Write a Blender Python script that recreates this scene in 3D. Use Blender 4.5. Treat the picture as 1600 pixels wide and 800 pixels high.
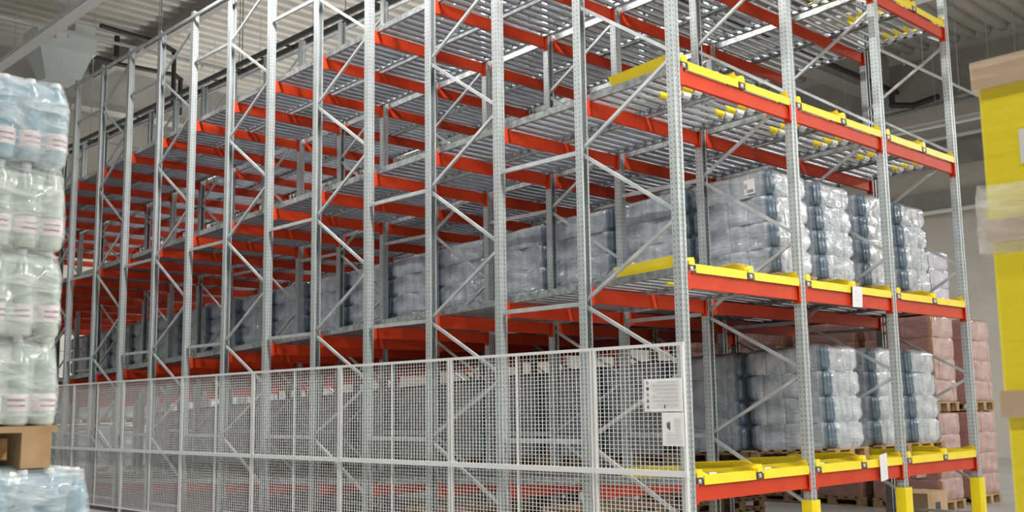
import bpy, math, random
from mathutils import Vector, Matrix
for o in list(bpy.data.objects): bpy.data.objects.remove(o)
S = bpy.context.scene
C = S.collection
rnd = random.Random(7)

# ------------------------------------------------------------------ camera
CAMP = Vector((-7.873, -5.8955, 1.65))
yaw, pitch, roll = 0.7672, 0.1371, -0.0151
fw = Vector((math.sin(yaw)*math.cos(pitch), math.cos(yaw)*math.cos(pitch), math.sin(pitch)))
rt = Vector((math.cos(yaw), -math.sin(yaw), 0)); up = rt.cross(fw)
r2 = rt*math.cos(roll) + up*math.sin(roll); u2 = up*math.cos(roll) - rt*math.sin(roll)
cd = bpy.data.cameras.new('camera'); cam = bpy.data.objects.new('camera', cd); C.objects.link(cam)
M = Matrix((r2, u2, -fw)).transposed().to_4x4(); M.translation = CAMP
cam.matrix_world = M
cd.sensor_width = 36; cd.lens = 1635.55*36/1600; cd.shift_y = 12.3/1600; cd.clip_end = 200
cd.dof.use_dof = True; cd.dof.focus_distance = 11; cd.dof.aperture_fstop = 4.5
S.camera = cam

# ------------------------------------------------------------------ world, exposure, lamps
S.view_settings.view_transform = 'Standard'
S.view_settings.look = 'None'
S.view_settings.gamma = 1
S.view_settings.use_curve_mapping = False
S.view_settings.exposure = 0.22
w = bpy.data.worlds.new('world'); S.world = w; w.use_nodes = True
w.node_tree.nodes['Background'].inputs[0].default_value = (0.93, 0.97, 1.0, 1)
w.node_tree.nodes['Background'].inputs[1].default_value = 0.16
# rows of ceiling trunking: x, first y, last y, lit part added out of view from y to y, watts
LAMP_Z = 9.0
LAMP_ROWS = [(-9.5, -18, 26, -18, 26, 1150), (-0.75, -18, 26, -18, 9.0, 2600), (6.5, -18, 28, 9.0, 28, 900), (10.5, -18, 28, 11, 28, 900), (10.5, -18, 28, -18, -3, 300), (19.5, -18, 28, -18, -4, 1900)]
for lx, ya, yb, la, lb, wt in LAMP_ROWS:
    for rx, k, dz in ((0, 1.0, -.005), (math.pi, .22, .19)):        # downlight, plus a weak uplight added to each row to brighten the roof
        ld = bpy.data.lights.new('trunking_lamp', 'AREA'); ld.shape = 'RECTANGLE'; ld.size = 0.16; ld.size_y = lb-la
        ld.energy = wt*k; ld.color = (1.0, 0.985, 0.95)
        lo = bpy.data.objects.new('trunking_lamp', ld); C.objects.link(lo); lo.location = (lx, (la+lb)/2, LAMP_Z+dz); lo.rotation_euler = (rx, 0, 0)

# ------------------------------------------------------------------ materials
def mat(name, col, rough=.5, metal=0., **kw):
    m = bpy.data.materials.new(name); m.use_nodes = True
    b = m.node_tree.nodes['Principled BSDF']
    b.inputs['Base Color'].default_value = (*col, 1); b.inputs['Roughness'].default_value = rough
    b.inputs['Metallic'].default_value = metal
    for k, v in kw.items(): b.inputs[k.replace('_', ' ')].default_value = v
    return m
def nodes(m): return m.node_tree.nodes, m.node_tree.links, m.node_tree.nodes['Principled BSDF']
def noise_mix(m, c1, c2, scale=4, detail=4, lo=.35, hi=.65, coord='Object', stretch=(1, 1, 1)):
    n, l, b = nodes(m)
    tc = n.new('ShaderNodeTexCoord'); mp = n.new('ShaderNodeMapping'); mp.inputs['Scale'].default_value = stretch
    nz = n.new('ShaderNodeTexNoise'); nz.inputs['Scale'].default_value = scale; nz.inputs['Detail'].default_value = detail
    cr = n.new('ShaderNodeValToRGB'); cr.color_ramp.elements[0].position = lo; cr.color_ramp.elements[1].position = hi
    cr.color_ramp.elements[0].color = (*c1, 1); cr.color_ramp.elements[1].color = (*c2, 1)
    l.new(tc.outputs[coord], mp.inputs[0]); l.new(mp.outputs[0], nz.inputs[0]); l.new(nz.outputs[0], cr.inputs[0])
    l.new(cr.outputs[0], b.inputs['Base Color'])
    return cr, mp, nz
def bump(m, scale, strength, dist=.02, stretch=(1, 1, 1), detail=3):
    n, l, b = nodes(m)
    tc = n.new('ShaderNodeTexCoord'); mp = n.new('ShaderNodeMapping'); mp.inputs['Scale'].default_value = stretch
    nz = n.new('ShaderNodeTexNoise'); nz.inputs['Scale'].default_value = scale; nz.inputs['Detail'].default_value = detail
    bp = n.new('ShaderNodeBump'); bp.inputs['Strength'].default_value = strength; bp.inputs['Distance'].default_value = dist
    l.new(tc.outputs['Object'], mp.inputs[0]); l.new(mp.outputs[0], nz.inputs[0])
    l.new(nz.outputs[0], bp.inputs['Height']); l.new(bp.outputs[0], b.inputs['Normal'])

def holes_material(name, c1, c2, offs, pitch, hz, hx):
    """galvanised steel with rows of punched slots, laid out in the part's own coordinates"""
    m = mat(name, c1, .42, .55)
    n, l, b = nodes(m)
    cr, mp, nz = noise_mix(m, c1, c2, 5, 5, .15, .85)
    sp = n.new('ShaderNodeSeparateXYZ'); tc = n.new('ShaderNodeTexCoord'); l.new(tc.outputs['Object'], sp.inputs[0])
    def mth(op, a, bb=None):
        x = n.new('ShaderNodeMath'); x.operation = op
        for i, v in enumerate((a, bb)):
            if v is None: continue
            if isinstance(v, (int, float)): x.inputs[i].default_value = v
            else: l.new(v, x.inputs[i])
        return x.outputs[0]
    z = mth('ABSOLUTE', mth('SUBTRACT', mth('FRACT', mth('DIVIDE', mth('ADD', sp.outputs[2], 20.0), pitch)), .5))
    zm = mth('LESS_THAN', z, hz/pitch)
    def near(s, o): return mth('LESS_THAN', mth('ABSOLUTE', mth('SUBTRACT', mth('ABSOLUTE', s), o)), hx)
    k = mth('MAXIMUM', near(sp.outputs[0], offs), near(sp.outputs[1], offs))
    hm = mth('MULTIPLY', zm, k)
    mx = n.new('ShaderNodeMix'); mx.data_type = 'RGBA'
    l.new(hm, mx.inputs[0]); l.new(cr.outputs[0], mx.inputs[6]); mx.inputs[7].default_value = (.03, .03, .035, 1)
    l.new(mx.outputs[2], b.inputs['Base Color'])
    return m
GALV = (.42, .45, .46); GALV2 = (.56, .59, .60)
m_post = holes_material('galvanised_perforated_steel', GALV, GALV2, .024, .05, .0075, .0042)
m_galv = mat('galvanised_steel', GALV2, .38, .6); noise_mix(m_galv, GALV, (.68, .71, .72), 6, 4, .3, .7)
m_brace = mat('galvanised_brace_steel', (.66, .68, .69), .35, .5); noise_mix(m_brace, (.48, .50, .51), (.64, .66, .67), 5)
m_roller = mat('zinc_roller_steel', (.50, .53, .58), .20, .9)
m_rail = mat('zinc_rail_steel', (.55, .58, .58), .38, .6); noise_mix(m_rail, (.22, .235, .24), (.46, .48, .49), 14, 3, .35, .65)
m_red = mat('orange_red_lacquer', (.62, .045, .012), .5, 0, Specular_IOR_Level=.3); noise_mix(m_red, (.55, .036, .007), (.60, .050, .009), 3)
m_yel = mat('yellow_lacquer', (.86, .66, .01), .4); noise_mix(m_yel, (.84, .64, .008), (.90, .70, .015), 5)
m_dark = mat('dark_bracket_steel', (.10, .07, .06), .5, .5)
m_fence = mat('light_grey_fence_paint', (.66, .67, .66), .45)
m_wood = mat('raw_pallet_wood', (.42, .28, .15), .8); noise_mix(m_wood, (.30, .18, .08), (.52, .36, .20), 3, 6, .3, .7, stretch=(2, 14, 2))
m_floor = mat('pale_concrete_floor', (.5, .5, .48), .35); noise_mix(m_floor, (.36, .36, .35), (.45, .45, .44), 1.2, 6)
m_wall = mat('painted_wall', (.64, .61, .54), .8); noise_mix(m_wall, (.60, .57, .51), (.67, .64, .57), .8, 4)
m_conc = mat('concrete', (.34, .33, .30), .85); noise_mix(m_conc, (.30, .29, .27), (.38, .37, .34), 1.1, 6)
m_deck = mat('roof_sheet', (.48, .46, .41), .6); noise_mix(m_deck, (.44, .42, .37), (.52, .50, .45), .7, 3)
m_lampbody = mat('white_enamel', (.80, .81, .80), .4)
m_black = mat('black_pipe_paint', (.025, .025, .027), .5)
m_paper = mat('white_paper', (.80, .79, .80), .6)
m_ink = mat('print_ink', (.06, .06, .07), .6)
m_card = mat('brown_cardboard', (.55, .37, .21), .75); noise_mix(m_card, (.50, .33, .18), (.60, .41, .25), 4)
m_emit = mat('lamp_diffuser', (1, 1, 1), .5)
nd, lk, bs = nodes(m_emit); bs.inputs['Emission Color'].default_value = (1, .98, .94, 1); bs.inputs['Emission Strength'].default_value = 2.5
m_carton = mat('yellow_wrapped_carton', (.95, .77, .02), .28, 0, Coat_Weight=.9, Coat_Roughness=.08)
bump(m_carton, 2.0, .5, .03, (1, .5, 6))
m_cap = mat('film_wrapped_cardboard_tray', (.60, .42, .27), .35, 0, Coat_Weight=.8, Coat_Roughness=.1); bump(m_cap, 3, .7, .03, (1, .5, 5))
m_heat = mat('heater_grey_sheet', (.72, .77, .75), .5)

def wrap_material(name, cside, cside2, cedge, hx, hy, edge_w):
    """shrink-wrapped bottles: pale cloudy film on the faces, clearer blue bottles at the rounded corners"""
    m = mat(name, cside, .16, 0, Coat_Weight=1.0, Coat_Roughness=.04)
    n, l, b = nodes(m)
    b.inputs['IOR'].default_value = 1.5
    cr, mp, nz = noise_mix(m, cside, cside2, 5, 6, .36, .62, stretch=(1, 1, .5))
    tc = n.new('ShaderNodeTexCoord'); sp = n.new('ShaderNodeSeparateXYZ'); l.new(tc.outputs['Object'], sp.inputs[0])
    def mr(s, lo, hi):
        a = n.new('ShaderNodeMath'); a.operation = 'ABSOLUTE'; l.new(s, a.inputs[0])
        r = n.new('ShaderNodeMapRange'); r.inputs[1].default_value = lo; r.inputs[2].default_value = hi; l.new(a.outputs[0], r.inputs[0]); return r.outputs[0]
    mul = n.new('ShaderNodeMath'); mul.operation = 'MULTIPLY'
    l.new(mr(sp.outputs[0], hx-edge_w, hx-edge_w+.03), mul.inputs[0]); l.new(mr(sp.outputs[1], hy-edge_w, hy-edge_w+.03), mul.inputs[1])
    mx = n.new('ShaderNodeMix'); mx.data_type = 'RGBA'
    l.new(mul.outputs[0], mx.inputs[0]); l.new(cr.outputs[0], mx.inputs[6]); mx.inputs[7].default_value = (*cedge, 1)
    l.new(mx.outputs[2], b.inputs['Base Color'])
    # wrinkles
    mp2 = n.new('ShaderNodeMapping'); mp2.inputs['Scale'].default_value = (1, 1, 2.2); l.new(tc.outputs['Object'], mp2.inputs[0])
    oi = n.new('ShaderNodeObjectInfo'); l.new(oi.outputs['Random'], mp2.inputs['Location'])
    n2 = n.new('ShaderNodeTexNoise'); n2.inputs['Scale'].default_value = 6; n2.inputs['Detail'].default_value = 3; n2.inputs['Distortion'].default_value = .8
    l.new(mp2.outputs[0], n2.inputs[0])
    bp = n.new('ShaderNodeBump'); bp.inputs['Strength'].default_value = .45; bp.inputs['Distance'].default_value = .04
    l.new(n2.outputs[0], bp.inputs['Height']); l.new(bp.outputs[0], b.inputs['Normal'])
    return m
m_wrap = wrap_material('film_wrapped_water_bottles', (.27, .305, .35), (.54, .57, .62), (.12, .17, .22), .39, .56, .105)
m_pink = wrap_material('film_wrapped_pink_cartons', (.38, .19, .16), (.46, .26, .23), (.48, .20, .08), .40, .57, .05)
m_lav = wrap_material('film_wrapped_lavender_load', (.40, .38, .50), (.55, .53, .63), (.36, .36, .5), .40, .57, .05)

m_bottle = mat('pale_blue_bottle_plastic', (.45, .66, .74), .08, 0, Coat_Weight=.6)
nd, lk, bs = nodes(m_bottle); bs.inputs['Transmission Weight'].default_value = .35; bs.inputs['IOR'].default_value = 1.33
noise_mix(m_bottle, (.22, .46, .58), (.56, .74, .80), 5, 3, .35, .65)
m_bottle2 = mat('clear_green_tinted_bottle_plastic', (.52, .60, .58), .08, 0, Coat_Weight=.6)
noise_mix(m_bottle2, (.26, .34, .30), (.58, .64, .56), 5, 3, .35, .65)
m_core = mat('bottle_pack_inside', (.36, .45, .48), .3)
m_cap2 = mat('bottle_cap_white', (.8, .8, .85), .4)
m_label = mat('bottle_label_paper', (.74, .66, .68), .45)
m_lilac = mat('bottle_label_print', (.40, .14, .20), .5)

# stretch film: real thin sheet, partly see-through
def film_material(name, dens=.22, scale=7):
    m = bpy.data.materials.new(name); m.use_nodes = True; n = m.node_tree.nodes; l = m.node_tree.links
    b = n['Principled BSDF']; b.inputs['Base Color'].default_value = (.9, .93, .95, 1); b.inputs['Roughness'].default_value = .12
    b.inputs['Coat Weight'].default_value = .5
    tc = n.new('ShaderNodeTexCoord'); mp = n.new('ShaderNodeMapping'); mp.inputs['Scale'].default_value = (1, 1, 3.5); l.new(tc.outputs['Object'], mp.inputs[0])
    nz = n.new('ShaderNodeTexNoise'); nz.inputs['Scale'].default_value = scale; nz.inputs['Detail'].default_value = 4; nz.inputs['Distortion'].default_value = 1
    l.new(mp.outputs[0], nz.inputs[0])
    bp = n.new('ShaderNodeBump'); bp.inputs['Strength'].default_value = .7; bp.inputs['Distance'].default_value = .03
    l.new(nz.outputs[0], bp.inputs['Height']); l.new(bp.outputs[0], b.inputs['Normal'])
    mr = n.new('ShaderNodeMapRange'); mr.inputs[1].default_value = .35; mr.inputs[2].default_value = .75; mr.inputs[3].default_value = dens*.6; mr.inputs[4].default_value = dens*2.2
    l.new(nz.outputs[0], mr.inputs[0]); l.new(mr.outputs[0], b.inputs['Alpha'])
    return m
m_film = film_material('stretch_film', .24)

# ------------------------------------------------------------------ mesh helpers
class MB:
    def __init__(s): s.v = []; s.f = []; s.mi = []; s.mats = []; s.sm = []
    def _m(s, m):
        if m not in s.mats: s.mats.append(m)
        return s.mats.index(m)
    def add(s, vs, fs, m, smooth=False):
        o = len(s.v); s.v += [tuple(v) for v in vs]; k = s._m(m)
        for f in fs: s.f.append(tuple(i+o for i in f)); s.mi.append(k); s.sm.append(smooth)
    def box(s, x0, x1, y0, y1, z0, z1, m):
        s.add([(x0,y0,z0),(x1,y0,z0),(x1,y1,z0),(x0,y1,z0),(x0,y0,z1),(x1,y0,z1),(x1,y1,z1),(x0,y1,z1)],
              [(3,2,1,0),(4,5,6,7),(0,1,5,4),(1,2,6,5),(2,3,7,6),(3,0,4,7)], m)
    def bar(s, a, b, wd, ht, m, upv=(0, 0, 1)):
        a = Vector(a); b = Vector(b); d = (b-a).normalized(); u = Vector(upv)
        sx = d.cross(u)
        if sx.length < 1e-4: sx = d.cross(Vector((1, 0, 0)))
        sx.normalize(); u = sx.cross(d)
        vs = []
        for p in (a, b):
            for (i, j) in ((-1,-1),(1,-1),(1,1),(-1,1)): vs.append(p + sx*wd/2*i + u*ht/2*j)
        s.add(vs, [(3,2,1,0),(4,5,6,7),(0,1,5,4),(1,2,6,5),(2,3,7,6),(3,0,4,7)], m)
    def prism(s, pts, a, b, m, ax='z', smooth=False):
        """extrude a closed outline of (u, v) from a to b along an axis"""
        n = len(pts)
        def P(u, v, t): return {'z': (u, v, t), 'x': (t, u, v), 'y': (u, t, v)}[ax]
        vs = [P(u, v, a) for u, v in pts] + [P(u, v, b) for u, v in pts]
        s.add(vs, [tuple(range(n))[::-1], tuple(range(n, 2*n))], m)
        o = len(s.v)-2*n; k = s._m(m)
        for i in range(n):
            j = (i+1) % n; s.f.append((o+i, o+j, o+n+j, o+n+i)); s.mi.append(k); s.sm.append(smooth)
    def tube(s, pts, r, m, n=8):
        pts = [Vector(p) for p in pts]; rings = []
        for i, p in enumerate(pts):
            d = (pts[min(i+1, len(pts)-1)] - pts[max(i-1, 0)]).normalized()
            u = Vector((0, 0, 1)) if abs(d.z) < .9 else Vector((1, 0, 0))
            x = d.cross(u).normalized(); y = x.cross(d)
            rings.append([p + (x*math.cos(2*math.pi*k/n)+y*math.sin(2*math.pi*k/n))*r for k in range(n)])
        vs = [v for q in rings for v in q]; fs = []
        for i in range(len(rings)-1):
            for k in range(n): j = (k+1) % n; fs.append((i*n+k, i*n+j, (i+1)*n+j, (i+1)*n+k))
        s.add(vs, fs, m, True); s.add(rings[0], [tuple(range(n))[::-1]], m); s.add(rings[-1], [tuple(range(n))], m)
    def lathe(s, prof, cx, cy, z0, m, n=14):
        vs = []; fs = []
        for r, z in prof:
            for k in range(n): vs.append((cx+r*math.cos(2*math.pi*k/n), cy+r*math.sin(2*math.pi*k/n), z0+z))
        for i in range(len(prof)-1):
            for k in range(n): j = (k+1) % n; fs.append((i*n+k, i*n+j, (i+1)*n+j, (i+1)*n+k))
        s.add(vs, fs, m, True)
        L = (len(prof)-1)*n
        s.add([vs[k] for k in range(n)], [tuple(range(n))[::-1]], m); s.add([vs[L+k] for k in range(n)], [tuple(range(n))], m)
    def mesh(s, name):
        me = bpy.data.meshes.new(name); me.from_pydata(s.v, [], s.f)
        for m in s.mats: me.materials.append(m)
        me.polygons.foreach_set('material_index', s.mi); me.polygons.foreach_set('use_smooth', s.sm)
        me.update(); return me
    def obj(s, name, parent=None, loc=None):
        return link(name, s.mesh(name), parent, loc)
def link(name, me, parent=None, loc=None):
    o = bpy.data.objects.new(name, me); C.objects.link(o)
    if parent: o.parent = parent
    if loc: o.location = loc
    return o
def tag(o, label, cat, group=None):
    o['label'] = label; o['category'] = cat
    if group: o['group'] = group
    return o
def thing(name, label, cat, loc=(0, 0, 0), rz=0, group=None):
    o = bpy.data.objects.new(name, None); C.objects.link(o); o.location = loc; o.rotation_euler = (0, 0, rz)
    o.empty_display_size = .1
    return tag(o, label, cat, group)
def struct(o): o['kind'] = 'structure'; return o
def dup(root, loc, rz, label, group=None):
    r = root.copy(); C.objects.link(r); r.location = loc; r.rotation_euler = (0, 0, rz); r['label'] = label
    if group: r['group'] = group
    for ch in root.children:
        c = ch.copy(); C.objects.link(c); c.parent = r
        for g in ch.children:
            d = g.copy(); C.objects.link(d); d.parent = c
    return r
ORD = ['first', 'second', 'third', 'fourth', 'fifth', 'sixth', 'seventh', 'eighth', 'ninth', 'tenth', 'eleventh', 'twelfth', 'thirteenth', 'fourteenth', 'fifteenth', 'sixteenth', 'seventeenth', 'eighteenth', 'nineteenth', 'twentieth']

# ------------------------------------------------------------------ rack dimensions (metres)
W = 2.0824; D = 1.2038; G = 1.2494; NP = 20; PH = 8.3
def py(i): return (i//2)*(D+G) + (i % 2)*D
TIERS = [(6.79, 'topmost'), (4.87, 'second highest'), (2.89, 'second lowest'), (.925, 'lowest')]
SLOPE = .038
BAYN = ['near left', 'middle', 'far right']
ROWN = ['side by the mesh fence', 'first inner line', 'second inner line', 'far right side']
NODE_O = [1.309, 2.691, 4.265, 5.86, 7.43]
NODE_E = [.60, 2.02, 3.47, 5.04, 6.62, 8.12]
YEND = py(NP-1)

# ------------------------------------------------------------------ the hall
mb = MB(); mb.box(-26, 24.4, -22, 32.4, -.3, 0, m_floor); struct(mb.obj('floor'))
CEIL = 12.6
low = []; yy = -22.0
while yy < 32:
    low += [(yy, CEIL), (yy+.20, CEIL), (yy+.26, CEIL+.16), (yy+.42, CEIL+.16), (yy+.48, CEIL)]
    yy += .48
n = len(low); vs = []; fs = []
for xx in (-26, 23.6):
    for (a, b) in low: vs.append((xx, a, b))
    for (a, b) in low: vs.append((xx, a, b+.05))
for i in range(n-1):
    fs.append((i, i+1, 2*n+i+1, 2*n+i)); fs.append((n+i, 3*n+i, 3*n+i+1, n+i+1)); fs.append((i, n+i, n+i+1, i+1)); fs.append((2*n+i, 2*n+i+1, 3*n+i+1, 3*n+i))
mb = MB(); mb.add(vs, fs, m_deck); struct(mb.obj('ceiling'))
mb = MB(); mb.box(24.0, 24.4, -22, 32.4, 0, 12.9, m_wall); struct(mb.obj('wall_right'))
mb = MB(); mb.box(-26, 24.0, 32.0, 32.4, 0, 12.9, m_wall)
for k in range(1, 10): mb.box(-26, 24.0, 31.985, 32.0, k*1.3-.012, k*1.3+.012, m_conc)
struct(mb.obj('wall_back'))
k = 1
for (x0_, z0_, z1_) in ((23.4, 10.9, 12.3), (23.6, 8.9, 9.5), (23.8, 7.55, 8.1)):
    mb = MB(); mb.box(x0_, 24.0, -22, 32, z0_, z1_, m_conc); struct(mb.obj('trim_%d' % k)); k += 1
for gy in (-8.0, 9.2, 26.4):
    mb = MB(); mb.prism([(gy-.30, CEIL-1.4), (gy+.30, CEIL-1.4), (gy+.22, CEIL-1.15), (gy+.22, CEIL), (gy-.22, CEIL), (gy-.22, CEIL-1.15)], -26, 23.4, m_conc, 'x')
    struct(mb.obj('trim_%d' % k)); k += 1
for gx in (-14.0, 4.9, 17.3):
    mb = MB(); mb.box(gx-.10, gx+.10, -22, 32, CEIL-.45, CEIL, m_conc); struct(mb.obj('trim_%d' % k)); k += 1

# luminaire trunking rows
for lx, ya, yb, la, lb, wt in LAMP_ROWS:
    if lx == 10.5 and la > 0: continue
    nm = {-9.5: 'above the aisle behind the viewer', -.75: 'at upper left, above the mesh fence side', 6.5: 'above the middle of the rack', 10.5: 'right of the rack', 19.5: 'nearest the right wall'}[lx]
    t = thing('light_trunking', 'long white fluorescent light trunking '+nm, 'ceiling light', (lx, 0, LAMP_Z), 0, 'rows of light trunking under the roof')
    mb = MB(); mb.prism([(-.05, .10), (-.12, .0), (.12, .0), (.05, .10), (.05, .16), (-.05, .16)], ya, yb, m_lampbody, 'y'); mb.obj('lamp_housing', t)
    for (a_, b_) in [(r_[3], r_[4]) for r_ in LAMP_ROWS if r_[0] == lx]:
        mb = MB(); mb.box(-.085, .085, a_, b_, -.003, 0, m_emit); mb.obj('diffuser', t)
    q = ya+.5
    while q < yb:
        mb = MB(); mb.tube([(0, q, .16), (0, q, CEIL-LAMP_Z-.01)], .008, m_galv, 6); mb.obj('suspension_rod', t); q += 2.6
t = thing('light_trunking', 'grey unlit trunking rail hanging in front of the right wall', 'ceiling light', (22.6, 0, 10.45), 0, 'rows of light trunking under the roof')
mb = MB(); mb.prism([(-.05, .10), (-.14, .0), (.14, .0), (.05, .10), (.05, .18), (-.05, .18)], -18, 28, m_galv, 'y'); mb.obj('lamp_housing', t)
for q in range(-17, 28, 3):
    mb = MB(); mb.tube([(0, q, .16), (0, q, CEIL-10.46)], .012, m_galv, 6); mb.obj('suspension_rod', t)
# sprinkler pipes along X
for sy, zz, nm in ((15.4, 9.5, 'over the back of the rack'), (4.62, 9.5, 'over the front of the rack')):
    t = thing('sprinkler_pipe', 'thin white sprinkler pipe running across the hall '+nm, 'pipe', (0, sy, zz), 0, 'sprinkler pipes')
    mb = MB(); mb.tube([(-24, 0, 0), (23.0, 0, 0)], .036, m_lampbody, 8); mb.obj('pipe', t)
    for q in range(-22, 23, 2):
        mb = MB(); mb.tube([(q, 0, .03), (q, 0, CEIL-zz)], .014, m_galv, 6); mb.obj('hanger_rod', t)
    for q in range(-21, 19, 3):
        mb = MB(); mb.tube([(q, 0, 0), (q, 0, -.09)], .012, m_galv, 6); mb.lathe([(.03, 0), (.03, .006)], q, 0, -.1, m_galv, 8); mb.obj('sprinkler_head', t)
# dark cable tray behind the rack tops, parallel to the lanes
t = thing('cable_tray', 'dark grey double cable tray hanging behind the rack tops', 'cable tray', (3.15, 0, 9.0))
for dx in (-.14, .14):
    mb = MB(); mb.box(dx-.03, dx+.03, -4, 31, 0, .10, mat('tray_grey', (.13, .135, .14), .5)); mb.obj('side_rail', t)
mb = MB()
for q in range(-3, 31): mb.box(-.14, .14, q-.03, q+.03, .02, .05, m_dark)
mb.obj('rung', t)
for q in range(-2, 31, 4):
    mb = MB(); mb.tube([(0, q, .1), (0, q, CEIL-9.01)], .01, m_galv, 6); mb.obj('hanger_rod', t)
# unit heater with hood
t = thing('unit_heater', 'grey white unit heater with tapering air hood under the roof', 'heater', (2.32, 22.0, 10.62), 0)
t.scale = (1.15, 1.0, 1.2)
mb = MB(); mb.box(-.72, .62, -.5, .6, .55, 1.0, m_heat); mb.obj('casing', t)
mb = MB(); a, b = .55, -.12
vs = [(-.66,-.48,a),(.55,-.48,a),(.55,.55,a),(-.66,.55,a),(-.42,-.22,b),(.33,-.22,b),(.33,.32,b),(-.42,.32,b)]
mb.add(vs, [(0,1,2,3),(7,6,5,4),(4,5,1,0),(5,6,2,1),(6,7,3,2),(7,4,0,3)], m_heat); mb.obj('hood', t)
mb = MB(); mb.box(-.35, -.1, -.62, -.5, .72, 1.05, m_lampbody); mb.obj('control_box', t)
mb = MB(); mb.box(.15, .62, -.35, .45, 1.0, 1.25, m_heat); mb.obj('top_duct', t)
def pipe(pts, r, label, m=m_black, name='pipe'):
    mb = MB()
    for a, b in zip(pts[:-1], pts[1:]): mb.tube([a, b], r, m, 8)
    for p in pts[1:-1]: mb.lathe([(r*.2, -r*1.15), (r*1.15, -r*.4), (r*1.15, r*.4), (r*.2, r*1.15)], p[0], p[1], p[2], m, 10)
    o = mb.obj(name); return tag(o, label, 'pipe')
pipe([(3.3, 22, 12.34), (5.1, 22, 12.24), (5.48, 22, 12.1), (5.5, 22, 10.4)], .07, 'black upper heating pipe looping right of the unit heater', name='heating_pipe')
pipe([(3.3, 22.3, 11.5), (3.85, 22.3, 11.45), (5.66, 22.3, 11.5), (5.85, 22.3, 11.4), (5.85, 22.3, 10.3)], .07, 'black lower heating pipe right of the unit heater', name='heating_pipe')
pipe([(3.85, 22.15, 12.2), (3.85, 22.15, 11.6)], .08, 'short black vertical pipe between the two heating pipes', name='heating_pipe')
pipe([(8, 8.3, 11.1), (22.4, 8.3, 11.1)], .08, 'long black pipe along the girder above the rack front', name='heating_pipe')
pipe([(21.6, 8.1, 11.0), (21.6, 8.1, 10.5), (22.1, 7.7, 10.5), (22.1, 6.9, 10.6)], .09, 'black bent pipe stub below the long girder pipe', name='heating_pipe')
pipe([(23.6, -20, 7.45), (23.6, 31, 7.45)], .07, 'white pipe running along the right wall', m_lampbody, 'wall_pipe')
pipe([(23.5, -20, 9.7), (23.5, 31, 9.7)], .07, 'pale pipe higher on the right wall', m_lampbody, 'wall_pipe')
pipe([(23.3, 6.0, 7.3), (23.3, 6.0, 9.5)], .08, 'white vertical drop pipe on the right wall', m_lampbody, 'wall_pipe')

# ------------------------------------------------------------------ rack uprights
def post_mesh(face):
    """open C section; web towards face*Y, flanges +-X, lips at the open side"""
    a, w_, t_ = .050, .045, .004
    o = [(-a, w_), (-a, -w_), (-.018, -w_), (-.018, -w_+.012), (.018, -w_+.012), (.018, -w_), (a, -w_), (a, w_), (a-.022, w_), (a-.022, w_-t_),
         (a-t_, w_-t_), (a-t_, -w_+t_), (.022, -w_+t_), (.022, -w_+.016), (-.022, -w_+.016), (-.022, -w_+t_), (-a+t_, -w_+t_), (-a+t_, w_-t_), (-a+.022, w_-t_), (-a+.022, w_)]
    if face > 0: o = [(x, -y) for x, y in o]
    mb = MB(); mb.prism(o, .01, PH, m_post); return mb.mesh('post')
ME_POST = {-1: post_mesh(-1), 1: post_mesh(1)}
mb = MB(); mb.box(-.075, .075, -.07, .07, 0, .01, m_galv)
for sx in (-1, 1): mb.lathe([(.012, 0), (.012, .02), (.006, .022), (.006, .035)], sx*.062, .055, .01, m_dark, 8)
ME_FOOT = mb.mesh('foot_plate')
def chan(mb, a, b, m=m_brace, wd=.030, ht=.033):
    """C channel between two points in the X plane (open side towards +X)"""
    a = Vector(a); b = Vector(b); d = (b-a).normalized(); u = Vector((1, 0, 0)).cross(d).normalized(); x = Vector((1, 0, 0)); t_ = .004
    prof = [(-wd/2, -ht/2), (wd/2, -ht/2), (wd/2, -ht/2+t_), (-wd/2+t_, -ht/2+t_), (-wd/2+t_, ht/2-t_), (wd/2, ht/2-t_), (wd/2, ht/2), (-wd/2, ht/2)]
    n = len(prof); vs = [a + x*p_ + u*q_ for p_, q_ in prof] + [b + x*p_ + u*q_ for p_, q_ in prof]
    mb.add(vs, [(0,1,2,3,4,5,6,7), tuple(range(8, 16))[::-1]] + [(i, n+i, n+(i+1) % n, (i+1) % n) for i in range(n)], m)
def brace_mesh(ya, za, yb, zb):
    mb = MB(); d = Vector((0, yb-ya, zb-za)).normalized()*.0
    chan(mb, (0, ya, za)+d if False else (0, ya, za), (0, yb, zb)); 
    return mb.mesh('diagonal_brace')
ins = .012
ME_DIAG = []
seq = []
for i in range(len(NODE_O)):
    seq.append((0, NODE_E[i], D, NODE_O[i]-.03)); seq.append((D, NODE_O[i]+.03, 0, NODE_E[i+1]-.06))
for (ya, za, yb, zb) in seq: ME_DIAG.append(brace_mesh(ya+(ins if ya < yb else -ins), za, yb-(ins if ya < yb else -ins), zb))
mb = MB(); chan(mb, (0, .03, .2), (0, D-.03, .2)); ME_FOOTBR = mb.mesh('horizontal_brace')
frames = {}
for r in range(4):
    for k in range(NP//2):
        t = thing('upright_frame', 'galvanised zigzag-braced upright frame, %s from front, %s' % (ORD[k], ROWN[r]) if r in (0, 3) else
                  'galvanised zigzag-braced upright frame, %s from front, %s' % (ORD[k], ROWN[r]), 'rack upright', (r*W, py(2*k), 0), 0, 'upright frames of the pallet rack')
        frames[(r, k)] = t
        link('post', ME_POST[-1], t); link('post', ME_POST[1], t, (0, D, 0))
        link('foot_plate', ME_FOOT, t); link('foot_plate', ME_FOOT, t, (0, D, 0))
        for me in ME_DIAG: link('diagonal_brace', me, t)
        link('horizontal_brace', ME_FOOTBR, t)
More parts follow.
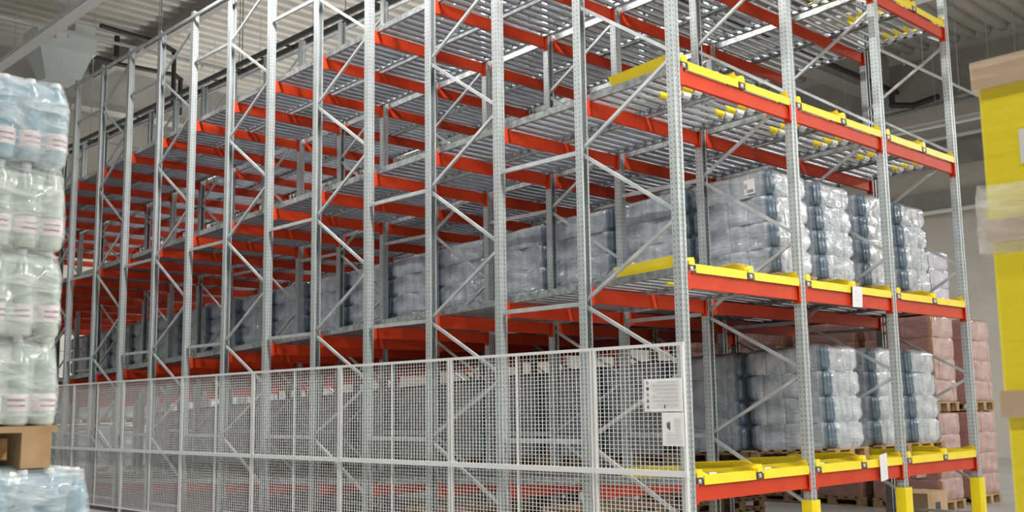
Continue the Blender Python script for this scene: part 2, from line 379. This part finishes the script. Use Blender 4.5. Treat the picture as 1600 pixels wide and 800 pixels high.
# yellow post protectors on the aisle side
mb = MB(); o_ = [(-.075, .06), (-.075, -.06), (-.05, -.085), (.05, -.085), (.075, -.06), (.075, .06), (.067, .06), (.067, -.057), (.047, -.077), (-.047, -.077), (-.067, -.057), (-.067, .06)]
mb.prism(o_, .01, .66, m_yel)
for sx in (-1, 1): mb.box(sx*.1-.03, sx*.1+.03, -.07, .05, 0, .012, m_yel)
ME_PROT = mb.mesh('post_protector')
for r in (0, 1, 2, 3):
    tag(link('post_protector', ME_PROT, None, (r*W, 0, 0)), 'yellow steel guard around the foot of the %s' % ['corner post beside the fence', 'second front post from the corner', 'third front post from the corner', 'far right front post'][r], 'post guard', 'yellow post guards')

# row spacers between frames
mb = MB(); mb.box(-.018, .018, .045, G-.045, -.022, .022, m_brace); ME_SP = mb.mesh('row_spacer')
HN = ['knee-high', 'fence-top high', 'mid-height', 'upper', 'near-top']
for r in range(4):
    for k in range(NP//2-1):
        for h, z in enumerate(NODE_O):
            if h == 3 or (r == 3 and k > 2): continue
            tag(link('row_spacer', ME_SP, None, (r*W, py(2*k+1), z)), 'galvanised horizontal spacer, %s, between %s and %s frame, %s' % (HN[h], ORD[k], ORD[k+1], ROWN[r]), 'spacer bar', 'spacers between upright frames')
    mb = MB(); mb.box(-.018, .018, 0, YEND, 8.16, 8.205, m_brace)
    tag(mb.obj('top_tie', None, (r*W-.07 if r == 0 else r*W+.07, 0, 0)), 'long galvanised tie rail along the post tops, %s' % ROWN[r], 'tie rail', 'tie rails on the post tops')

# ------------------------------------------------------------------ beams
BH = .145
mb = MB(); x0, x1 = .055, W-.055
mb.prism([(-.022, -BH), (.022, -BH), (.022, -.03), (.012, -.028), (.012, -.0), (-.022, 0)], x0, x1, m_red, 'x')
ME_BEAM = mb.mesh('beam_profile')
def conn(s):
    mb = MB(); x = .052 if s < 0 else W-.052
    mb.box(x-.003, x+.003, -.047, .047, -BH-.035, .03, m_red)
    mb.box(min(x, x-s*.035), max(x, x-s*.035), -.050, -.044, -BH-.02, .015, m_red)
    for zz in (-.02, -.07, -.12): mb.box(min(x, x+s*.01), max(x, x+s*.01), -.03, -.015, zz, zz+.015, m_galv)
    return mb.mesh('beam_connector')
ME_CN = {-1: conn(-1), 1: conn(1)}
for (z, tn) in TIERS:
    for k in range(3):
        for i in range(NP if tn != 'lowest' else 17):
            t = thing('cross_beam', 'orange red cross beam, %s tier, %s bay, %s from the front' % (tn, BAYN[k], ORD[i]), 'rack beam', (k*W, py(i), z-SLOPE*py(i)), 0, 'orange red cross beams'); t['kind'] = 'thing'
            link('beam_profile', ME_BEAM, t); link('beam_connector', ME_CN[-1], t); link('beam_connector', ME_CN[1], t)

# ------------------------------------------------------------------ roller lanes
RP = .145; NR = int((YEND-.1)/RP); NRL = int((py(16))/RP)
LW = .985                                    # lane pitch
RX0, RX1 = .115, .96                         # rollers between the rails
def roller(yellow):
    mb = MB(); r = .030; n = 12
    def cyl(xa, xb, rr, m):
        ra = [(xa, rr*math.cos(2*math.pi*q/n), rr*math.sin(2*math.pi*q/n)) for q in range(n)]
        rb = [(xb, v[1], v[2]) for v in ra]
        mb.add(ra+rb, [(q, (q+1) % n, n+(q+1) % n, n+q) for q in range(n)], m, True)
        mb.add(ra, [tuple(range(n))[::-1]], m); mb.add(rb, [tuple(range(n))], m)
    cyl(RX0, RX1, r, m_roller)
    cyl(RX0-.02, RX0, .008, m_dark); cyl(RX1, RX1+.02, .008, m_dark)
    if yellow:
        cyl(.60, .76, r+.004, m_yel); cyl(.80, .92, r+.004, m_paper)
    return mb.mesh('roller')
ME_R = roller(False); ME_RY = roller(True)
sl = math.atan(SLOPE)
def rail_mesh(x, sgn, L=YEND+.03):
    mb = MB()
    # C rail with a serrated inner lip that holds the axles
    mb.prism([(x-.002, 0), (x+.002, 0), (x+.002, .075), (x-.002, .075)], 0, L, m_rail, 'y')
    mb.prism([(min(x, x+sgn*.035), 0), (max(x, x+sgn*.035), 0), (max(x, x+sgn*.035), .004), (min(x, x+sgn*.035), .004)], 0, L, m_rail, 'y')
    mb.prism([(min(x, x+sgn*.02), .071), (max(x, x+sgn*.02), .071), (max(x, x+sgn*.02), .075), (min(x, x+sgn*.02), .075)], 0, L, m_rail, 'y')
    yy = .03
    while yy < L-.05:
        mb.box(min(x, x+sgn*.012), max(x, x+sgn*.012), yy, yy+.04, .02, .05, m_roller if int(yy/RP) % 2 else m_rail)
        yy += RP/2
    return mb.mesh('side_rail')
ME_RAIL = [rail_mesh(.075, 1), rail_mesh(.985, -1)]; ME_RAILL = [rail_mesh(.075, 1, py(16)+.03), rail_mesh(.985, -1, py(16)+.03)]
# yellow entry parts
mb = MB(); mb.prism([(-.05, .0), (-.044, 0), (-.044, .078), (.0, .084), (.0, .09), (-.05, .084)], RX0+.03, RX1+.03, m_yel, 'x'); ME_SILL = mb.mesh('yellow_sill')
def guide(s):
    """flared side guide: vertical plate with a lip that leans outward and a nose bent toward the aisle"""
    x = .075 if s < 0 else .985; q = s
    mb = MB(); t_ = .005
    sec = [(0, .075), (0, .115), (q*.04, .185)]
    vs = []
    stations = [(-.03, .3), (.06, 1), (.86, 1), (.86, 1)]
    ys = [-.03, .10, .88]; sc = [.55, 1, .85]
    for yy, c in zip(ys, sc):
        for (a, z) in sec: vs.append((x+a*c, yy, .075+(z-.075)*c))
        for (a, z) in sec: vs.append((x+a*c-q*t_, yy, .075+(z-.075)*c+.002))
    fs = []
    for i in range(2):
        o = i*6; o2 = o+6
        for j in range(2):
            fs.append((o+j, o+j+1, o2+j+1, o2+j)); fs.append((o+3+j, o2+3+j, o2+4+j, o+4+j))
        fs.append((o+2, o+5, o2+5, o2+2)); fs.append((o, o2, o2+3, o+3))
    fs += [(0,3,4,1),(1,4,5,2),(12,13,16,15),(13,14,17,16)]
    mb.add(vs, fs, m_yel); return mb.mesh('yellow_guide')
def guide_in(s):
    x = .085 if s < 0 else .975; q = -s; mb = MB(); t_ = .005
    ys = [-.045, .22, .88]; hs = [.155, .12, .085]; ln = [.04, .0, .0]
    vs = []
    for yy, h, e in zip(ys, hs, ln):
        for (a, z) in ((0, .07), (0, .10), (-q*e*0+q*0, h)): vs.append((x+(q*e if z == h else 0), yy, z))
        for (a, z) in ((0, .07), (0, .10), (0, h)): vs.append((x+q*t_+(q*e if z == h else 0), yy, z))
    fs = []
    for i in range(2):
        o = i*6; o2 = o+6
        for j in range(2):
            fs.append((o+j, o+j+1, o2+j+1, o2+j)); fs.append((o+3+j, o2+3+j, o2+4+j, o+4+j))
        fs.append((o+2, o+5, o2+5, o2+2))
    fs += [(0,3,4,1),(1,4,5,2),(12,13,16,15),(13,14,17,16)]
    mb.add(vs, fs, m_yel); return mb.mesh('yellow_guide')
ME_GD = [guide(-1), guide_in(1)]
mb = MB(); mb.box(.03, .125, -.045, .02, 0, .07, m_dark); mb.box(.055, .095, -.052, -.045, .015, .055, m_galv); mb.tube([(.075, -.06, .035), (.075, -.045, .035)], .012, m_galv, 8); ME_BRK = mb.mesh('end_bracket')
mb = MB(); mb.prism([(.04, .07), (.13, .07), (.13, .11), (.115, .145), (.06, .14), (.04, .11)], -.05, .015, m_yel, 'y'); ME_NOSE = mb.mesh('yellow_nose_block')
for (z, tn) in TIERS:
    for k in range(3):
        for ln in range(2):
            t = thing('roller_lane', 'roller lane with yellow entry guides, %s tier, %s lane, %s bay' % (tn, ['left', 'right'][ln], BAYN[k]), 'roller conveyor', (k*W+.035+ln*LW, 0, z), 0, 'gravity roller lanes')
            t.rotation_euler = (-sl, 0, 0)
            low_ = tn == 'lowest'
            for me in (ME_RAILL if low_ else ME_RAIL): link('side_rail', me, t)
            link('yellow_sill', ME_SILL, t); link('end_bracket', ME_BRK, t); link('yellow_nose_block', ME_NOSE, t)
            for me in ME_GD: link('yellow_guide', me, t)
            for q in range(min(NR, 100)): link('roller', ME_RY if 2 <= q <= 4 else ME_R, t, (0, .09+q*RP, .045))
            if NR > 100:
                mb2 = MB()
                for q in range(100, NRL if low_ else NR): 
                    o = [(RX0, .09+q*RP+.03*math.cos(a*math.pi/4), .045+.03*math.sin(a*math.pi/4)) for a in range(8)]
                    mb2.add(o+[(RX1, b[1], b[2]) for b in o], [(a, (a+1) % 8, 8+(a+1) % 8, 8+a) for a in range(8)], m_roller, True)
                o = mb2.obj('roller_run', t); o['kind'] = 'stuff'

# ------------------------------------------------------------------ mesh fence
FX = -.15
def fence_panel(ya, yb, mid, name):
    t = thing('fence_panel', name, 'fence', (FX, ya, 0), 0, 'mesh fence panels along the rack')
    L = yb-ya
    mb = MB()
    for yy in (.02, L-.02): mb.box(-.015, .015, yy-.014, yy+.014, .0, 2.225, m_fence)
    mb.box(-.013, .013, 0, L, 2.195, 2.225, m_fence); mb.box(-.013, .013, 0, L, .07, .10, m_fence)
    mb.obj('frame', t)
    mb = MB(); mb.box(-.022, .018, 0, L, 1.015, 1.068, m_fence); mb.obj('middle_rail', t)
    if mid: mb = MB(); mb.box(-.012, .012, mid-ya-.011, mid-ya+.011, .08, 2.21, m_fence); mb.obj('stiffener', t)
    mb = MB(); c = .0027
    q = .06
    while q < L-.03: mb.box(-.005-c, -.005+c, q-c, q+c, .09, 2.2, m_fence); q += .0535
    z = .13
    while z < 2.19: mb.box(-c, c, .02, L-.02, z-c, z+c, m_fence); z += .0375
    mb.obj('wire_mesh', t)
    mb = MB(); mb.box(-.05, .05, -.04, .04, 0, .008, m_fence); mb.obj('foot_plate', t, (0, .02, 0))
    return t
edges = [-.12, .99]
while edges[-1] < 22: edges.append(edges[-1]+2.15)
for i in range(len(edges)-1):
    fence_panel(edges[i]+.003, edges[i+1]-.003, None if i == 0 else (edges[i]+edges[i+1])/2,
                'narrow grey mesh fence panel nearest the corner post, carrying signs' if i == 0 else 'grey wire mesh fence panel, %s from the corner post' % ORD[i])
# signs on the fence
t = thing('warning_sign', 'large white instruction sheet with pictogram column on mesh fence', 'sign', (FX-.03, .335, 1.6))
mb = MB(); mb.box(-.004, .004, -.435, 0, 0, .3, m_paper); mb.obj('board', t)
for q in range(5):
    mb = MB(); zc = .265-q*.055; yc = -.045
    if q < 3: 
        mb.prism([(yc+.017*math.cos(a*math.pi/6), zc+.017*math.sin(a*math.pi/6)) for a in range(12)], -.0065, -.0045, m_ink if q == 1 else mat('pictogram_grey', (.35, .35, .37)), 'x')
    else: mb.prism([(yc-.02, zc-.015), (yc+.02, zc-.015), (yc, zc+.02)], -.0065, -.0045, mat('pictogram_dark', (.15, .15, .16)), 'x')
    mb.obj('pictogram', t)
mb = MB()
for q in range(7):
    for j in range(2): mb.box(-.0065, -.0045, -.40+.0, -.09-(.06 if (q+j) % 3 == 0 else 0), .275-q*.035-j*.010, .278-q*.035-j*.010, mat('print_grey', (.55, .55, .57)))
mb.box(-.0065, -.0045, -.245, -.232, .03, .06, m_ink); mb.obj('printed_lines', t)
t = thing('information_sign', 'smaller upright white sheet with dark emblem, below pictogram sheet', 'sign', (FX-.03, .13, 1.29))
mb = MB(); mb.box(-.004, .004, -.235, 0, 0, .3, m_paper); mb.obj('board', t)
mb = MB()
for q in range(3): mb.prism([(-.05-q*.014, .165-q*.008), (-.06-q*.014, .155-q*.008), (-.06-q*.014, .205+q*.004), (-.05-q*.014, .215+q*.004)][::-1], -.0065, -.0045, m_ink, 'x')
mb.obj('emblem', t)
mb = MB()
for q in range(9): mb.box(-.0065, -.0045, -.21, -.03 if q > 4 else -.13, .25-q*.026, .2525-q*.026, mat('print_grey', (.55, .55, .57)))
mb.obj('printed_lines', t)
# hanging cards on the beams
def card(x, y, z, w_, h_, tilt, label):
    t = thing('hanging_card', label, 'tag', (x, y, z)); t.rotation_euler = (.06, tilt, 0)
    mb = MB(); mb.box(0, w_, -.002, .002, -h_, 0, m_paper); mb.obj('card', t)
    mb = MB()
    for q in range(3): mb.box(w_*.2, w_*(.5+.12*q), -.004, -.002, -h_*(.25+.2*q)-.006, -h_*(.25+.2*q), mat('faint_print', (.6, .6, .62)))
    mb.obj('printed_lines', t); return t
card(3.10, -.075, 2.965, .22, .235, -.03, 'white paper card hanging over the beam in middle bay, upper goods tier')
card(3.49, -.075, 1.06, .17, .30, -.12, 'tilted white card hanging from the lowest beam of middle bay')
card(5.18, .30, .84, .26, .14, 0, 'small grey card under the lowest beam of far right bay')

# ------------------------------------------------------------------ wrapped loads
def layer_mesh(hx, hy, h, seed, m, name, ztop=False, scal=.0885, amp=.005, inset=.05, rc=.085, flat=.07):
    """one shrink-wrapped layer: flat cloudy sides with soft folds, pinched rounded corners where single bottles show"""
    rg = random.Random(seed); mb = MB()
    cs = [(hx-rc, hy-rc, 0), (-hx+rc, hy-rc, 1), (-hx+rc, -hy+rc, 2), (hx-rc, -hy+rc, 3)]
    pts = []
    for cx_, cy_, q in cs:
        for a in range(13):
            an = (q + a/12)*math.pi/2; pts.append((cx_+rc*math.cos(an), cy_+rc*math.sin(an), math.cos(an), math.sin(an), 1.0))
    out = []
    for i in range(len(pts)):
        p0 = pts[i]; p1 = pts[(i+1) % len(pts)]; out.append(p0)
        dd = math.hypot(p1[0]-p0[0], p1[1]-p0[1])
        if dd > .1:
            nn = int(dd/.016)
            for j in range(1, nn):
                f_ = j/nn; e = min(f_, 1-f_)*dd
                out.append((p0[0]+(p1[0]-p0[0])*f_, p0[1]+(p1[1]-p0[1])*f_, p0[2], p0[3], max(0., 1-e/.10)))
    n = len(out); ph = rg.random()*6; acc = 0; arc = []
    for i in range(n):
        arc.append(acc); acc += math.hypot(out[(i+1) % n][0]-out[i][0], out[(i+1) % n][1]-out[i][1])
    vs = []; f1, f2, f3 = rg.uniform(9, 13), rg.uniform(17, 23), rg.uniform(4, 6)
    prof = [(0, 1.0), (.035, .72), (.09, .30), (.18, .05), (.30, -.04), (.42, .02), (.55, .12), (.66, .05), (.78, .0), (.88, .18), (.95, .5), (1.0, .95)]
    if ztop: prof = prof[:-3] + [(.88, .25), (.94, .75), (.985, 1.4)]
    for (fz, o_) in prof:
        for i in range(n):
            x, y, nx, ny, cf = out[i]
            s_ = abs(math.sin(math.pi*arc[i]/(scal*.5)))
            gr = -.014*max(0., 1-abs(((arc[i]+ph*.05) % (scal*3))-scal*1.5)/.014)
            k_ = flat + (1-flat)*cf
            if ztop and fz > .85: k_ = max(k_, .8)
            fold = .006*math.sin(arc[i]*f1+ph+fz*2.2)+.004*math.sin(arc[i]*f2-fz*4)+.004*math.sin(fz*9+arc[i]*f3)
            d = -inset*o_*k_ + amp*(s_-.6)*(.3+2.2*cf) + (fold+gr)*(1-.8*cf)
            vs.append((x+nx*d, y+ny*d, fz*h + .006*math.sin(arc[i]*7+ph)*(1 if 0 < fz < 1 or ztop else 0)))
    fs = []
    for k in range(len(prof)-1):
        for i in range(n):
            j = (i+1) % n; fs.append((k*n+i, k*n+j, (k+1)*n+j, (k+1)*n+i))
    mb.add(vs, fs, m, True)
    tp = len(prof)-1
    mb.add(vs[:n], [tuple(range(n))[::-1]], m)
    ring = vs[tp*n:]; inn = [(x*.8, y*.86, z+(.022 if ztop else 0)) for x, y, z in ring]
    mb.add(ring+inn, [(i, (i+1) % n, n+(i+1) % n, n+i) for i in range(n)], m, True); mb.add(inn, [tuple(range(n))], m, True)
    return mb.mesh(name)
def pallet_mesh(hx, hy):
    mb = MB(); b = .05
    for q in range(7): 
        y = -hy+.05+q*(2*hy-.1)/6; mb.box(-hx, hx, y-b, y+b, .122, .144, m_wood)
    for x in (-hx+.07, 0, hx-.07): mb.box(x-.05, x+.05, -hy, hy, .10, .122, m_wood)
    for x in (-hx+.07, 0, hx-.07):
        for y in (-hy+.07, 0, hy-.07): mb.box(x-.05, x+.05, y-.07, y+.07, .022, .10, m_wood)
    for x in (-hx+.07, 0, hx-.07): mb.box(x-.05, x+.05, -hy, hy, 0, .022, m_wood)
    return mb.mesh('wooden_pallet')
ME_PAL = pallet_mesh(.4, .58)
def wrapped(name, seed, m, nl, lh, label, cat, hx=.395, hy=.565, sticker=False, **kw):
    t = thing(name, label, cat)
    link('wooden_pallet', ME_PAL, t)
    for k in range(nl):
        link('bottle_layer' if m is m_wrap else 'carton_layer', layer_mesh(hx, hy, lh, seed*10+k, m, 'layer', k == nl-1, **kw), t, (rnd.uniform(-.006, .006), rnd.uniform(-.006, .006), .144+k*lh))
    if sticker:
        mb = MB(); mb.box(-hx-.012, -hx-.006, -.08, .06, 0, .17, m_paper)
        for q in range(3): mb.box(-hx-.0135, -hx-.012, -.06, .03, .02+q*.012, .026+q*.012, m_ink)
        mb.obj('shipping_label', t, (0, -.28, .144+(nl-1)*lh+.04))
    return t
protos = [wrapped('water_pallet', 1, m_wrap, 4, .30, 'x', 'wrapped pallet', sticker=True),
          wrapped('water_pallet', 2, m_wrap, 4, .30, 'x', 'wrapped pallet'),
          wrapped('water_pallet', 3, m_wrap, 4, .30, 'x', 'wrapped pallet')]
used = [False]*3
def put(i, x, y, z, rz, label, group):
    p = protos[i]
    if not used[i]:
        used[i] = True; p.location = (x, y, z); p['label'] = label; p['group'] = group; r = p; p.rotation_euler = (0, 0, rz)
    else: r = dup(p, (x, y, z), rz, label, group)
    r.rotation_euler = (-sl, 0, rz) if abs(rz) < 1 else (sl, 0, rz)
    return r
LANES = [0.0, LW, W, W+LW, 2*W, 2*W+LW]
LNAME = ['left lane of near left bay', 'right lane of near left bay', 'left lane of middle bay', 'right lane of middle bay', 'left lane of far right bay', 'right lane of far right bay']
def fill(ti, lane, count, y0=.90, pitch=1.185):
    z, tn = TIERS[ti]; cx_ = LANES[lane]+.035+.53
    for q in range(count):
        y = y0+q*pitch; i = 0 if (q == 0 and lane in (2, 3)) else rnd.choice([1, 2])
        if ti == 2 and lane == 5 and q == 0: i = 0
        rz = rnd.uniform(-.012, .012)
        put(i, cx_+rnd.uniform(-.012, .012), y, z+.076-SLOPE*y+.004, rz,
            'wrapped water pallet, %s, %s, %s tier' % ('foremost' if q == 0 else ORD[q]+' from front', LNAME[lane], tn), 'water pallets on the %s tier' % tn)
fill(2, 2, 17); fill(2, 3, 16); fill(2, 4, 8); fill(2, 5, 8)  # in the lanes behind, deeper unseen pallets are added to block light
fill(3, 3, 15); fill(3, 4, 14); fill(3, 5, 8)

# pink stacks beyond the rack, two pallets high
pk = [wrapped('pink_carton_pallet', 11, m_pink, 4, .335, 'x', 'wrapped pallet', scal=.2, amp=.004, inset=.016, rc=.04, flat=.8),
      wrapped('pink_carton_pallet', 12, m_pink, 4, .335, 'x', 'wrapped pallet', scal=.2, amp=.004, inset=.016, rc=.04, flat=.8)]
spots = []
for cidx, sx in enumerate((8.45, 9.85)):
    for ridx in range(4): spots.append((sx, 1.85+ridx*1.32, cidx, ridx))
first = [True, True]
for (sx, sy, cidx, ridx) in spots:
    for tier in range(2):
        lb = 'pink wrapped carton pallet, %s of stack, %s column beyond rack, %s from aisle' % (['bottom', 'top'][tier], ['nearer', 'farther'][cidx], ORD[ridx])
        if first[tier]: first[tier] = False; pk[tier].location = (sx, sy, tier*1.505); pk[tier]['label'] = lb; pk[tier]['group'] = 'pink pallets beyond the rack'
        else: dup(pk[tier], (sx, sy, tier*1.505), rnd.uniform(-.02, .02), lb, 'pink pallets beyond the rack')
t = wrapped('lavender_pallet', 21, m_lav, 3, .29, 'lavender film wrapped pallet standing on the nearer pink stack by aisle', 'wrapped pallet', scal=.2, inset=.02, rc=.06, flat=.7)
t.location = (8.45, 1.85, 3.02)
for q in range(8):
    for tier in range(2):
        dup(protos[1+(q+tier) % 2], (.6+q*1.35, 25.0+rnd.uniform(-.05, .05), tier*1.40), math.pi/2+rnd.uniform(-.02, .02),
            'wrapped water pallet on floor behind the rack, %s of stack, %s from the left' % (['bottom', 'top'][tier], ORD[q]), 'water pallets on the floor behind the rack')
for (sx, sy, nn, nm) in ((1.1, 2.0, 4, 'near left bay, nearer aisle'), (1.1, 4.4, 3, 'near left bay, farther in'), (3.1, 2.6, 4, 'middle bay, nearer aisle'), (3.2, 5.2, 3, 'middle bay, farther in'), (5.3, 3.4, 4, 'far right bay')):
    for q in range(nn):
        tag(link('empty_pallet', ME_PAL, None, (sx+rnd.uniform(-.01, .01), sy, q*.144)), 'empty wooden pallet, %s in stack under the lowest tier, %s' % (ORD[q], nm), 'pallet', 'stacked empty pallets under the rack').rotation_euler = (0, 0, math.pi/2+rnd.uniform(-.01, .01))
# carton on the floor below the far right bay
t = thing('cardboard_box', 'cardboard box standing under the lowest tier in far right bay', 'box', (7.0, 1.2, 0), .1)
mb = MB(); mb.box(-.4, .4, -.3, .3, .0, .38, m_card); mb.obj('carton', t)
mb = MB(); mb.box(-.4, .4, -.03, .03, .38, .383, mat('packing_tape', (.62, .48, .30), .3)); mb.obj('tape', t)
mb = MB(); mb.box(-.1, .1, -.303, -.3, .12, .24, m_ink); mb.obj('printed_mark', t)

# ------------------------------------------------------------------ foreground stack of bottled water (left)
def bottle_mesh(m):
    mb = MB(); r = .0442
    mb.lathe([(r*.8, 0), (r, .012), (r, .055), (r*.95, .065), (r, .075), (r, .17), (r*.96, .178), (r, .186), (r, .215), (r*.75, .255), (r*.38, .285), (r*.36, .298)], 0, 0, 0, m, 18)
    return mb.mesh('bottle')
mb = MB(); mb.lathe([(.016, 0), (.016, .018)], 0, 0, .296, m_cap2, 12); ME_CAP = mb.mesh('bottle_cap')
mb = MB(); n = 18
mb.lathe([(.0449, .05), (.0449, .112)], 0, 0, 0, m_label, 18)
for q in range(2):
    a0 = -2.4 + q*.0; 
    for j in range(2):
        z0_ = .086-j*.02; pts_ = []
        for a in range(7):
            an = math.radians(-130+a*13); pts_.append((.0453*math.cos(an), .0453*math.sin(an)))
        mb.add([(x, y, z0_) for x, y in pts_]+[(x, y, z0_+.006) for x, y in pts_], [(a, a+1, 8+a, 7+a) for a in range(6)], m_lilac)
ME_LAB = mb.mesh('label')
ME_B = [bottle_mesh(m_bottle), bottle_mesh(m_bottle2)]
def water_stack(x1, y0, z0, nx, ny, mats_, label, name, lh=.316):
    """x1 = right edge, y0 = front edge"""
    t = thing(name, label, 'wrapped pallet', (x1, y0, z0))
    link('wooden_pallet', pallet_mesh(.6, .4), t, (-.6, .4, 0))
    p = .0885
    for k in range(4):
        zz = .146+k*lh
        bm = ME_B[mats_[k]]
        link('bottle_pack', layer_mesh(nx*p/2-.018, ny*p/2-.018, lh*.96, 90+k, [m_bottle, m_bottle2][mats_[k]], 'bottle_pack', True, inset=.03, rc=.04, flat=.9, amp=.001), t, (-nx*p/2, ny*p/2, zz))
        for i in range(nx):
            for j in range(ny):
                if (0 < i < nx-1) and (0 < j < ny-1): continue
                if j == ny-1 and i > 0: continue
                b = link('bottle', bm, t, (-p/2-i*p, p/2+j*p, zz)); b.rotation_euler = (0, 0, rnd.uniform(-.3, .3)); b.scale = (1, 1, lh/.318)
                link('label', ME_LAB, b); link('bottle_cap', ME_CAP, b)
    # stretch film around it, pinched between layers
    mb = MB(); N = 40; outl = []
    X0, X1, Y0, Y1 = -nx*p-.004, .004, -.004, ny*p+.004; rc = .05
    for cx_, cy_, q in ((X1-rc, Y1-rc, 0), (X0+rc, Y1-rc, 1), (X0+rc, Y0+rc, 2), (X1-rc, Y0+rc, 3)):
        for a in range(6):
            an = (q+a/5)*math.pi/2; outl.append((cx_+rc*math.cos(an), cy_+rc*math.sin(an), math.cos(an), math.sin(an)))
    full = []
    for i in range(len(outl)):
        p0 = outl[i]; p1 = outl[(i+1) % len(outl)]; full.append(p0); dd = math.hypot(p1[0]-p0[0], p1[1]-p0[1])
        if dd > .1:
            for j in range(1, 24): f_ = j/24; full.append((p0[0]+(p1[0]-p0[0])*f_, p0[1]+(p1[1]-p0[1])*f_, p0[2], p0[3]))
    n = len(full); vs = []; rows = []
    for k in range(4):
        for fz, off in ((0.02, -.004), (.15, .004), (.4, .006), (.68, .004), (.86, -.012), (.97, -.022)): rows.append((.146+k*lh+fz*lh, off))
    for (z, off) in rows:
        for (x, y, nx_, ny_) in full: 
            d = off+.004*math.sin(x*40+z*31)+.003*math.sin(y*47-z*60); vs.append((x+nx_*d, y+ny_*d, z))
    top = [(x*.0+(x), y, .146+4*lh-.004) for x, y, _, _ in full]
    mb.add(vs, [(r_*n+i, r_*n+(i+1) % n, (r_+1)*n+(i+1) % n, (r_+1)*n+i) for r_ in range(len(rows)-1) for i in range(n)], m_film, True)
    last = vs[-n:]; cx_ = (X0+X1)/2; cy_ = (Y0+Y1)/2
    inn = [(cx_+(x-cx_)*.88, cy_+(y-cy_)*.88, z+.012) for x, y, z in last]
    mb.add(last+inn, [(i, (i+1) % n, n+(i+1) % n, n+i) for i in range(n)], m_film, True); mb.add(inn, [tuple(range(n))], m_film)
    mb.obj('stretch_film', t)
    return t
water_stack(-6.33, -2.13, 0.0, 13, 9, [0, 0, 0, 0], 'lower pallet of blue water bottles in film, at left foreground', 'bottle_pallet', .331)
water_stack(-6.445, -2.10, 1.47, 13, 9, [1, 1, 1, 0], 'upper pallet of water bottles in film, stacked in left foreground', 'bottle_pallet', .311)

# ------------------------------------------------------------------ yellow cartons stack (right foreground)
t = thing('yellow_carton_pallet', 'tall pallet of yellow cartons with brown cardboard trays, right foreground', 'wrapped pallet', (-4.60, -4.62, 0))
# local: x 0..0.8 away from the viewer, y 0..-1.2 toward the viewer
link('wooden_pallet', pallet_mesh(.4, .6), t, (.42, -.6, 0))
def rbox(mb, x0, x1, y0, y1, z0, z1, m, r=.012):
    o = []
    for cx_, cy_, q in ((x1-r, y1-r, 0), (x0+r, y1-r, 1), (x0+r, y0+r, 2), (x1-r, y0+r, 3)):
        for a in range(4): an = (q+a/3)*math.pi/2; o.append((cx_+r*math.cos(an), cy_+r*math.sin(an)))
    mb.prism(o, z0, z1, m)
tops = [(.144, .54, .62), (.62, 1.07, 1.15), (1.15, 1.60, 1.68), (1.68, 2.13, 2.20), (2.20, 2.61, 2.70)]
offs = [.03, .02, .0, -.015, -.03]
for (z0, z1, z2), ox in zip(tops, offs):
    for q in range(3):
        mb = MB(); rbox(mb, .02+ox, .78+ox, -.385-q*.39, -.005-q*.39, z0, z1+.02, m_carton); mb.obj('yellow_carton', t)
    mb = MB(); rbox(mb, ox-.005, .805+ox, -1.19, .006, z1, z2, m_cap, .008); mb.obj('cardboard_tray', t)
mb = MB(); vs = []; fs = []; zs = [2.095, 2.12, 2.16, 2.20, 2.23, 2.27, 2.31]; oo = [.012, .016, .020, .018, .022, .006, -.004]
pl = []
for a in range(60): pl.append((-.035, -1.2+a*.0205))
pl += [(-.02, .02), (.10, .025), (.79, .025), (.80, -1.2)]
for z_, o_ in zip(zs, oo):
    for i_, (x_, y_) in enumerate(pl): vs.append((x_-(o_*.6+.004*math.sin(y_*31+z_*70)+.003*math.sin(y_*67-z_*50) if x_ < 0 else -.01), y_, z_+.008*math.sin(y_*13)))
n_ = len(pl)
for k_ in range(len(zs)-1):
    for i_ in range(n_): fs.append((k_*n_+i_, k_*n_+(i_+1) % n_, (k_+1)*n_+(i_+1) % n_, (k_+1)*n_+i_))
mb.add(vs, fs, film_material('stretch_film_band', .24, 5), True); mb.obj('stretch_film', t)
for (yy, zz, ox) in ((-.31, 2.24, -.03), (-.34, 1.72, -.015)):
    if zz == 2.24: zz = 2.36
    else: zz = 1.76
    mb = MB(); mb.box(.012+ox, .018+ox, yy, yy+.19, zz-.0, zz+.105, m_paper)
    x_ = yy+.02
    while x_ < yy+.15: 
        wd = rnd.choice([.003, .005, .008]); mb.box(.010+ox, .012+ox, x_, x_+wd, zz+.01, zz+.045, m_ink); x_ += wd+rnd.choice([.004, .007])
    for q in range(4): mb.box(.010+ox, .012+ox, yy+.02, yy+.16, zz+.055+q*.011, zz+.058+q*.011, mat('print_grey', (.45, .45, .47)))
    mb.obj('barcode_label', t)
